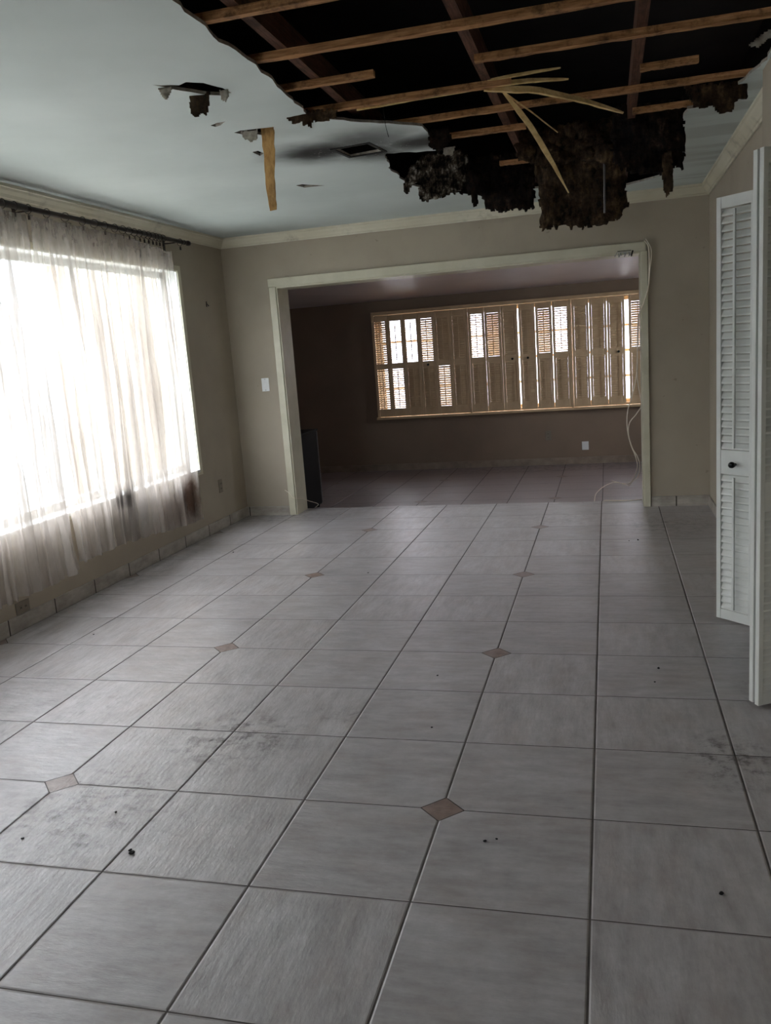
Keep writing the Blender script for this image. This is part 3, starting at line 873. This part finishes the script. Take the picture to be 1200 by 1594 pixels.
def shard(pts, w0, w1, th, parent, name='splinter', mat=None, seed=0, wdir=Vector((0, 1, 0))):
    rnd = random.Random(seed)
    pts = [Vector(p) for p in pts]
    # resample
    N = 14; out = []
    for i in range(N + 1):
        t = i / N * (len(pts) - 1); k = min(int(t), len(pts) - 2)
        out.append(pts[k].lerp(pts[k + 1], t - k))
    mb = MB()
    for i, p in enumerate(out):
        t = i / N
        d = (out[min(i + 1, N)] - out[max(i - 1, 0)]).normalized()
        a = wdir - d * wdir.dot(d)
        a = a.normalized() if a.length > 1e-4 else d.orthogonal().normalized()
        b = d.cross(a)
        wv = w0(t) / 2
        mb.v += [tuple(p - a * wv * rnd.uniform(.85, 1.1) - b * th / 2), tuple(p + a * wv * rnd.uniform(.85, 1.1) - b * th / 2),
                 tuple(p + a * wv * .9 + b * th / 2), tuple(p - a * wv * .9 + b * th / 2)]
    for i in range(N):
        for k in range(4):
            k2 = (k + 1) % 4
            mb.f.append((4 * i + k, 4 * i + k2, 4 * i + 4 + k2, 4 * i + 4 + k))
    mb.f.append((0, 1, 2, 3)); mb.f.append((4 * N, 4 * N + 1, 4 * N + 2, 4 * N + 3))
    return mb.build(name, mat or M['raw_wood'], parent)
taper = lambda a, b: (lambda t: a * min(1, .35 + 3 * t) * (1 - t) ** .5 + b)
Vz = Vector((0, .3, 1))
shard([(-.42, 2.055, 2.503), (-.20, 2.09, 2.480), (.0, 2.16, 2.425), (.165, 2.2, 2.362)], taper(.030, .005), 0, .010, j4, seed=1, wdir=Vz)
shard([(-.44, 2.04, 2.515), (-.22, 2.06, 2.512), (-.06, 2.08, 2.500)], taper(.022, .003), 0, .009, j4, seed=2, wdir=Vz)
shard([(-.40, 2.03, 2.530), (-.20, 2.03, 2.535), (-.09, 2.04, 2.538)], taper(.014, .002), 0, .007, j4, seed=3, wdir=Vz)
shard([(-.345, 2.10, 2.500), (-.24, 2.14, 2.36), (-.15, 2.17, 2.20), (-.078, 2.19, 2.055)], lambda t: .006 + .020 * math.sin(math.pi * min(1, .12 + t * .93)), 0, .010, j4, seed=4, wdir=Vector((1, 0, .3)))
shard([(-.345, 2.10, 2.495), (-.23, 2.15, 2.41), (-.118, 2.2, 2.318)], lambda t: .009 * (1 - .5 * t), 0, .005, j4, seed=5, wdir=Vector((1, 0, .6)))
shard([(-1.0, 2.06, 2.500), (-.75, 2.07, 2.51), (-.35, 2.08, 2.515)], taper(.016, .003), 0, .006, j4, seed=6, wdir=Vz)

# the tan strip dangling from the ceiling
hs = empty('hanging_strip', (-1.47, 2.13, ZC), 0, 'long tan strip of backing dangling straight down from the ceiling tear', 'strip of wood')
shard([(.0, .01, .012), (.002, .005, -.11), (-.012, .012, -.25), (-.004, .005, -.365)], lambda t: .070 - .032 * t, 0, .004, hs, 'backing_strip', M['paper'], 9, Vector((1, 0, 0)))

# ------------------------------------------------------------------ hanging insulation
def inside(x, z, poly):
    c = False; n = len(poly)
    for i in range(n):
        x1, z1 = poly[i]; x2, z2 = poly[(i + 1) % n]
        if (z1 > z) != (z2 > z) and x < (x2 - x1) * (z - z1) / (z2 - z1) + x1:
            c = not c
    return c
def batt(name, poly, y0, thick, mat, label, cat='insulation', group=None, res=.011, amp=.035, rag=.010, slope=0.0, bulge=0.0, seed=0):
    xs = [p[0] for p in poly]; zs = [p[1] for p in poly]
    x0, x1, z0, z1 = min(xs) - .02, max(xs) + .02, min(zs) - .02, max(zs) + .02
    nx, nz = int((x1 - x0) / res) + 1, int((z1 - z0) / res) + 1
    idx = {}; mb = MB()
    def vid(i, j):
        if (i, j) not in idx:
            x, z = x0 + i * res, z0 + j * res
            q = Vector((x * 7, z * 7, seed))
            dy = amp * (noise.fractal(q, .9, 2.1, 4)) + slope * (z - z1) + bulge * math.sin((x - x0) / (x1 - x0) * math.pi)
            jx = .35 * res * noise.noise(Vector((x * 90, z * 90, seed)))
            jz = .5 * res * noise.noise(Vector((x * 80, z * 80, seed + 9)))
            idx[(i, j)] = len(mb.v); mb.v.append((x + jx, y0 + dy, z + jz))
        return idx[(i, j)]
    for i in range(nx):
        for j in range(nz):
            cx, cz = x0 + (i + .5) * res, z0 + (j + .5) * res
            ox = rag * noise.noise(Vector((cx * 35, cz * 35, seed + 2))) * 1.5
            oz = rag * noise.noise(Vector((cx * 45, 0, seed + 5))) * 2.2
            if inside(cx + ox, cz + oz, poly):
                mb.f.append((vid(i, j), vid(i + 1, j), vid(i + 1, j + 1), vid(i, j + 1)))
    o = mb.build(name, mat, smooth=True)
    s_ = o.modifiers.new('solid', 'SOLIDIFY'); s_.thickness = thick; s_.offset = 0
    return tag(o, label, cat, group)
GI = 'torn insulation hanging from the ceiling'
TOP = 2.60
batt('insulation_batt', [(-1.10, 2.50), (-1.13, 2.40), (-1.125, 2.365), (-1.06, 2.44), (-1.036, 2.44), (-1.035, 2.322), (-.93, 2.325), (-.785, 2.350), (-.74, 2.40), (-.73, 2.55), (-.78, 2.585), (-1.0, 2.585)],
     3.55, .03, M['batt_grey'], 'mouldy grey-white insulation piece at the left of the hanging debris', group=GI, seed=1)
batt('insulation_batt', [(-.86, TOP), (-.86, 2.414), (-.756, 2.385), (-.75, 2.312), (-.735, 2.32), (-.725, 2.373), (-.69, 2.373), (-.664, 2.283), (-.582, 2.254), (-.50, 2.264), (-.43, 2.250), (-.36, 2.261), (-.355, 2.40), (-.34, TOP)],
     3.9, .04, M['batt_black'], 'black sooty insulation batt between the grey piece and the big brown one', group=GI, seed=2)
big_batt = batt('insulation_batt', [(-.30, TOP), (-.335, 2.45), (-.30, 2.36), (-.303, 2.10), (-.30, 2.088), (-.237, 2.105), (-.139, 2.103), (-.062, 2.083), (.015, 2.083), (.061, 2.086), (.111, 2.095), (.149, 2.11), (.196, 2.173), (.205, 2.30), (.20, 2.45), (.22, TOP)],
     3.7, .06, M['batt_brown'], 'largest brown insulation batt, hanging lowest over the opening', group=GI, seed=3, amp=.035)
batt('insulation_batt', [(.13, TOP), (.13, 2.33), (.17, 2.29), (.229, 2.262), (.311, 2.250), (.375, 2.245), (.425, 2.25), (.449, 2.271), (.474, 2.236), (.488, 2.265), (.493, 2.40), (.486, TOP)],
     3.1, .03, M['batt_black'], 'dark ragged insulation sheet at the right end of the hanging debris', group=GI, seed=4)
batt('insulation_scrap', [(.378, 2.33), (.378, 2.20), (.385, 2.142), (.399, 2.108), (.412, 2.135), (.428, 2.14), (.432, 2.23), (.425, 2.34)],
     3.06, .015, M['batt_brown'], 'narrow brown scrap dangling below the right-hand dark sheet', group=GI, res=.006, amp=.015, rag=.004, seed=5)
batt('insulation_scrap', [(-1.34, 2.50), (-1.312, 2.486), (-1.276, 2.46), (-1.245, 2.47), (-1.225, 2.44), (-1.201, 2.425), (-1.18, 2.46), (-1.14, 2.45), (-1.08, 2.465), (-1.07, 2.495), (-1.22, 2.50)],
     1.99, .014, M['batt_brown'], 'ragged brown tuft hanging at the left corner of the big hole', group=GI, res=.008, amp=.02, rag=.008, seed=6)
batt('insulation_scrap', [(.44, 2.52), (.493, 2.41), (.534, 2.414), (.564, 2.423), (.60, 2.385), (.622, 2.375), (.655, 2.38), (.667, 2.42), (.715, 2.43), (.72, 2.50)],
     2.53, .012, M['batt_brown'], 'jagged brown scrap hanging near the right-hand crown moulding', group=GI, res=.008, amp=.018, rag=.008, seed=7)
batt('insulation_scrap', [(-1.545, 2.50), (-1.55, 2.44), (-1.54, 2.412), (-1.51, 2.420), (-1.481, 2.412), (-1.467, 2.456), (-1.46, 2.50)],
     1.50, .012, M['batt_brown'], 'dark brown flap hanging from the small leftmost ceiling hole', group=GI, res=.006, amp=.015, rag=.005, seed=8)
batt('insulation_scrap', [(-.80, 2.52), (-.795, 2.44), (-.75, 2.41), (-.71, 2.43), (-.68, 2.47), (-.69, 2.53)],
     2.70, .014, M['batt_black'], 'small dark curl hanging at the corner beside the sooty vent', group=GI, res=.007, amp=.03, rag=.006, seed=10)
batt('insulation_batt', [(-.40, TOP), (-.40, 2.46), (-.25, 2.40), (-.05, 2.42), (.12, 2.36), (.21, 2.40), (.24, TOP)],
     3.35, .04, M['batt_brown'], 'brown insulation lump above and in front of the largest batt', group=GI, amp=.08, seed=12)
batt('insulation_batt', [(.19, TOP + .1), (.19, 2.50), (.35, 2.47), (.49, 2.49), (.50, TOP + .1)],
     3.9, .04, M['batt_black'], 'black insulation remnant far back in the hole by the right-hand joist', group=GI, amp=.06, seed=13)
# hanging drywall tape / paint flakes
batt('paint_flap', [(.626, 2.470), (.655, 2.496), (.708, 2.522), (.74, 2.53), (.74, 2.50), (.70, 2.488), (.663, 2.462)],
     1.90, .003, M['drywall'], 'torn white sliver of ceiling paper at the top right corner', 'torn paper', res=.006, amp=.02, rag=.002, seed=14)
batt('paper_flap', [(-.79, 2.502), (-.775, 2.46), (-.73, 2.455), (-.715, 2.50)],
     3.03, .003, M['drywall'], 'pale curled paper flap right of the sooty vent', 'torn paper', res=.006, amp=.02, rag=.003, seed=15)
batt('paper_flap', [(-1.605, 2.492), (-1.59, 2.455), (-1.575, 2.44), (-1.555, 2.47), (-1.55, 2.492)],
     1.345, .003, M['drywall'], 'pale curl at the left tip of the leftmost ceiling hole', 'torn paper', res=.005, amp=.015, rag=.002, seed=16)
batt('paper_flap', [(-1.41, 2.492), (-1.405, 2.455), (-1.385, 2.445), (-1.37, 2.465), (-1.368, 2.492)],
     1.49, .003, M['drywall'], 'mottled curl at the right tip of the leftmost ceiling hole', 'torn paper', res=.005, amp=.015, rag=.002, seed=17)
batt('paper_flap', [(-1.59, 2.492), (-1.58, 2.46), (-1.545, 2.44), (-1.51, 2.45), (-1.505, 2.492)],
     2.11, .003, M['drywall'], 'mottled torn paper left of the dangling tan strip', 'torn paper', res=.005, amp=.015, rag=.003, seed=18)
# rigid pipe-like conduit hanging in the brown batt
cd_ = MB().tube([(.085, 3.62, 2.60), (.082, 3.62, 2.35), (.078, 3.62, 2.14)], .007, 8).build('conduit', M['edge'], big_batt, smooth=True)
cd_['label'] = 'thin grey conduit'
tag(MB().tube([(-.91, 2.20, 2.53), (-.905, 2.2, 2.46), (-.90, 2.2, 2.43), (-.895, 2.21, 2.40)], .0013, 5).build('loose_thread', M['dark']), 'thin dark thread hanging in front of the sooty vent', 'thread')

# vent box in the sooty opening
vb = empty('air_vent', (-1.195, 2.77, ZC), R(-8), 'rectangular sooty air vent opening in the ceiling', 'air vent')
q = MB()
q.box(-.115, .115, -.125, -.105, -.004, -.0005).box(-.115, .115, .105, .125, -.004, -.0005).box(-.115, -.095, -.105, .105, -.004, -.0005).box(.095, .115, -.105, .105, -.004, -.0005)
q.build('vent_frame', plain('sooty_grey_metal', (12, 12, 12), (30, 29, 28), rough=.7, scale=30), vb)
q = MB()
q.box(-.10, -.096, -.11, .11, .014, .16).box(.096, .10, -.11, .11, .014, .16).box(-.096, .096, -.11, -.106, .014, .16).box(-.096, .096, .106, .11, .014, .16).box(-.10, .10, -.11, .11, .16, .164)
q.build('duct_box', M['attic'], vb)

# ------------------------------------------------------------------ wall plates, hook, cabinet, cables
def face_plate(name, loc, rz, w_, h_, mat, label, cat, kind):
    r_ = empty(name, loc, rz, label, cat)
    MB().box(-w_ / 2, w_ / 2, -.006, -.0005, -h_ / 2, h_ / 2).build('cover_plate', mat, r_, bevel=.002)
    if kind == 'switch':
        MB().box(-.016, .016, -.009, -.0062, -.030, .030).build('rocker', mat, r_, bevel=.001)
        for zz in (-.048, .048):
            MB().box(-.003, .003, -.0075, -.0062, zz - .003, zz + .003).build('screw', M['edge'], r_)
    elif kind == 'outlet':
        for s in (-1, 1):
            sk = MB().box(-.016, .016, -.0085, -.0062, s * .021 - .014, s * .021 + .014).build('socket', mat, r_, bevel=.001)
            MB().box(-.008, -.005, -.0095, -.0087, s * .021 - .005, s * .021 + .006).box(.005, .008, -.0095, -.0087, s * .021 - .005, s * .021 + .006).build('slots', M['dark'], sk)
    elif kind == 'outlet_h':
        for s in (-1, 1):
            sk = MB().box(s * .021 - .014, s * .021 + .014, -.0085, -.0062, -.014, .014).build('socket', mat, r_, bevel=.001)
            MB().box(s * .021 - .006, s * .021 - .003, -.0095, -.0087, -.005, .006).box(s * .021 + .003, s * .021 + .006, -.0095, -.0087, -.005, .006).build('slots', M['dark'], sk)
    return r_
face_plate('light_switch', (-2.910, YB, 1.200), 0, .070, .118, M['plate'], 'white light switch on the back wall left of the opening', 'light switch', 'switch')
face_plate('wall_outlet', (XL, 2.083, .126), R(90), .118, .072, M['plate_beige'], 'beige sideways outlet on the left wall just above the baseboard', 'outlet', 'outlet_h')
face_plate('wall_outlet', (XL, 4.78, .37), R(90), .070, .115, M['plate_beige'], 'beige upright outlet on the left wall near the corner', 'outlet', 'outlet')
face_plate('wall_outlet', (-.66, YF, .235), 0, .075, .118, M['plate_beige'], 'dim beige outlet on the far wall below the shutters', 'outlet', 'outlet')
face_plate('blank_wall_plate', (-.213, YF, .088), 0, .082, .105, M['plate'], 'small white blank plate low on the far wall', 'wall plate', 'blank')
hk = empty('wall_hook', (XL, 4.893, 1.92), 0, 'small dark hook on the left wall near the corner', 'hook')
MB().box(.0005, .004, -.005, .005, -.022, .022).tube([(.004, 0, .0), (.014, 0, -.006), (.018, 0, -.018), (.022, 0, -.010)], .0025, 6).build('hook_body', M['rod'], hk)

cb = empty('low_cabinet', (-3.15, 6.1, -HS), 0, 'low black cabinet in the far room behind the left jamb', 'cabinet')
MB().box(-.28, .28, -.34, .33, .03, .795).build('body', M['cabinet'], cb, bevel=.004)
MB().box(-.285, .288, -.345, .36, .796, .815).build('top_panel', M['cabinet'], cb, bevel=.003)
dd = MB().box(-.28, .284, .331, .352, .04, .79).build('door', M['edge'], cb, bevel=.003)
MB().box(-.22, -.20, .353, .368, .55, .68).build('handle', M['knob'], dd, bevel=.002)
for sx in (-.24, .24):
    for sy in (-.30, .29):
        MB().box(sx - .02, sx + .02, sy - .02, sy + .02, 0, .0295).build('foot', M['cabinet'], cb)

def smooth_path(pts, n=8):
    P_ = [Vector(p) for p in pts]; out = []
    for i in range(len(P_) - 1):
        p0, p1, p2, p3 = P_[max(i - 1, 0)], P_[i], P_[i + 1], P_[min(i + 2, len(P_) - 1)]
        for k in range(n):
            t = k / n
            out.append(.5 * ((2 * p1) + (-p0 + p2) * t + (2 * p0 - 5 * p1 + 4 * p2 - p3) * t * t + (-p0 + 3 * p1 - 3 * p2 + p3) * t ** 3))
    out.append(P_[-1])
    return out
def cable(pts, r, label):
    return tag(MB().tube(smooth_path(pts), r, 8).build('cable', M['cable'], smooth=True), label, 'cable', 'thin white cables at the right jamb')
ZG = -HS + .005
cable([(.372, 5.262, 2.118), (.403, 5.265, 2.07), (.409, 5.27, 1.966), (.404, 5.27, 1.846), (.398, 5.262, 1.749), (.365, 5.262, 1.651), (.330, 5.28, 1.58), (.322, 5.45, 1.48), (.322, 5.6, 1.38), (.318, 5.6, 1.195),
       (.308, 5.6, 1.062), (.272, 5.6, .903), (.232, 5.6, .77), (.225, 5.6, .633), (.249, 5.6, .494), (.292, 5.62, .370), (.306, 5.75, .26), (.28, 6.2, .08), (.25, 6.8, -.06),
       (.209, 7.25, ZG), (.111, 7.33, ZG), (.011, 7.10, ZG), (-.062, 6.70, ZG), (-.075, 6.3, ZG), (-.08, 5.9, ZG)], .0042,
      'white cable looping from the top casing corner and curling left across the far floor')
cable([(.384, 5.255, 2.13), (.420, 5.262, 2.061), (.424, 5.265, 1.989), (.412, 5.265, 1.893), (.402, 5.262, 1.78), (.368, 5.256, 1.66), (.328, 5.275, 1.55), (.325, 5.5, 1.40), (.318, 5.64, 1.20), (.317, 5.64, 1.033),
       (.34, 5.64, .869), (.345, 5.64, .804), (.301, 5.64, .735), (.247, 5.64, .666), (.235, 5.64, .573), (.265, 5.64, .45), (.306, 5.66, .37), (.33, 5.75, .27), (.32, 6.1, .12), (.29, 6.8, -.04),
       (.259, 7.12, ZG), (.177, 7.30, ZG), (.09, 7.45, ZG)], .0042,
      'white cable hanging in a loose loop in front of the rightmost shutters')
cable([(.335, 5.59, .0055), (.30, 5.573, .0055), (.233, 5.553, .0055), (.1, 5.560, .0055), (.03, 5.575, .0045), (.005, 5.62, -.02), (.002, 5.68, -.08), (.01, 5.80, ZG)], .0045,
      'short white cable lying along the edge of the floor step')
cable([(OX0 - .09, YB - .018, .235), (OX0 - .045, YB - .027, .205), (OX0 - .012, YB - .029, .165), (OX0 + .017, YB + .02, .145), (OX0 + .018, YB + .14, .120), (OX0 + .03, YB + .27, .075), (OX0 + .10, YB + .32, .035), (OX0 + .075, YB + .30, .006)], .0022,
      'thin pale wire bent around the foot of the left jamb')['group'] = 'thin wire at the left jamb'
# torn tape at the head of the opening
tp_ = empty('torn_tape', (.22, YB - .026, OZ + .005), 0, 'shredded silvery tape remnant under the head casing near the right corner', 'tape')
q = MB()
for i in range(9):
    x = -.055 + i * .0125
    L = random.uniform(.012, .042)
    mt = Matrix.Translation((x, 0, 0)) @ Matrix.Rotation(R(random.uniform(-35, 35)), 4, 'Y')
    q.mbox(mt, -.0035, .0035, -.001, .001, -L, .004)
q.build('tape_shreds', plain('silver_tape', (130, 130, 126), (200, 200, 196), rough=.3, scale=60), tp_)
MB().mbox(Matrix.Translation((.062, .001, -.008)) @ Matrix.Rotation(R(18), 4, 'Y'), -.006, .006, -.0008, .0008, -.03, .018).box(-.05, .055, -.0008, .0008, .008, .013).build('dark_backing', M['dark'], tp_)

# ------------------------------------------------------------------ small crumbs on the floor
CR = [(-1.332, .095, .012), (-.603, 1.021, .006), (-.302, .299, .007), (.322, .148, .009), (.255, 1.68, .009), (.232, 1.529, .006), (-1.473, 3.245, .007),
      (-2.709, 3.852, .008), (-1.731, .119, .007), (-1.514, .301, .006), (-.68, 1.534, .006), (.252, 4.076, .010), (.192, 4.06, .006), (-2.698, 1.985, .006),
      (-.27, .315, .005), (-1.345, .108, .008)]
proto = None
for (x, y, s) in CR:
    if proto is None:
        bm = bmesh.new(); bmesh.ops.create_icosphere(bm, subdivisions=2, radius=1)
        for v in bm.verts:
            v.co *= 1 + .45 * noise.noise(v.co * 2.1)
            v.co.z *= .45
        mn = min(v.co.z for v in bm.verts)
        for v in bm.verts: v.co.z -= mn
        me = bpy.data.meshes.new('crumb'); bm.to_mesh(me); bm.free(); me.materials.append(M['dark'])
        proto = bpy.data.objects.new('debris_crumb', me); o = proto
    else:
        o = proto.copy()
    COL.objects.link(o)
    o.location = (x, y, 0); o.scale = (s * .8, s * .6, s * .8); o.rotation_euler = (0, 0, random.uniform(0, 6))
    tag(o, 'tiny dark crumb of debris lying on the pale floor tiles', 'debris', 'dark crumbs on the tiled floor')
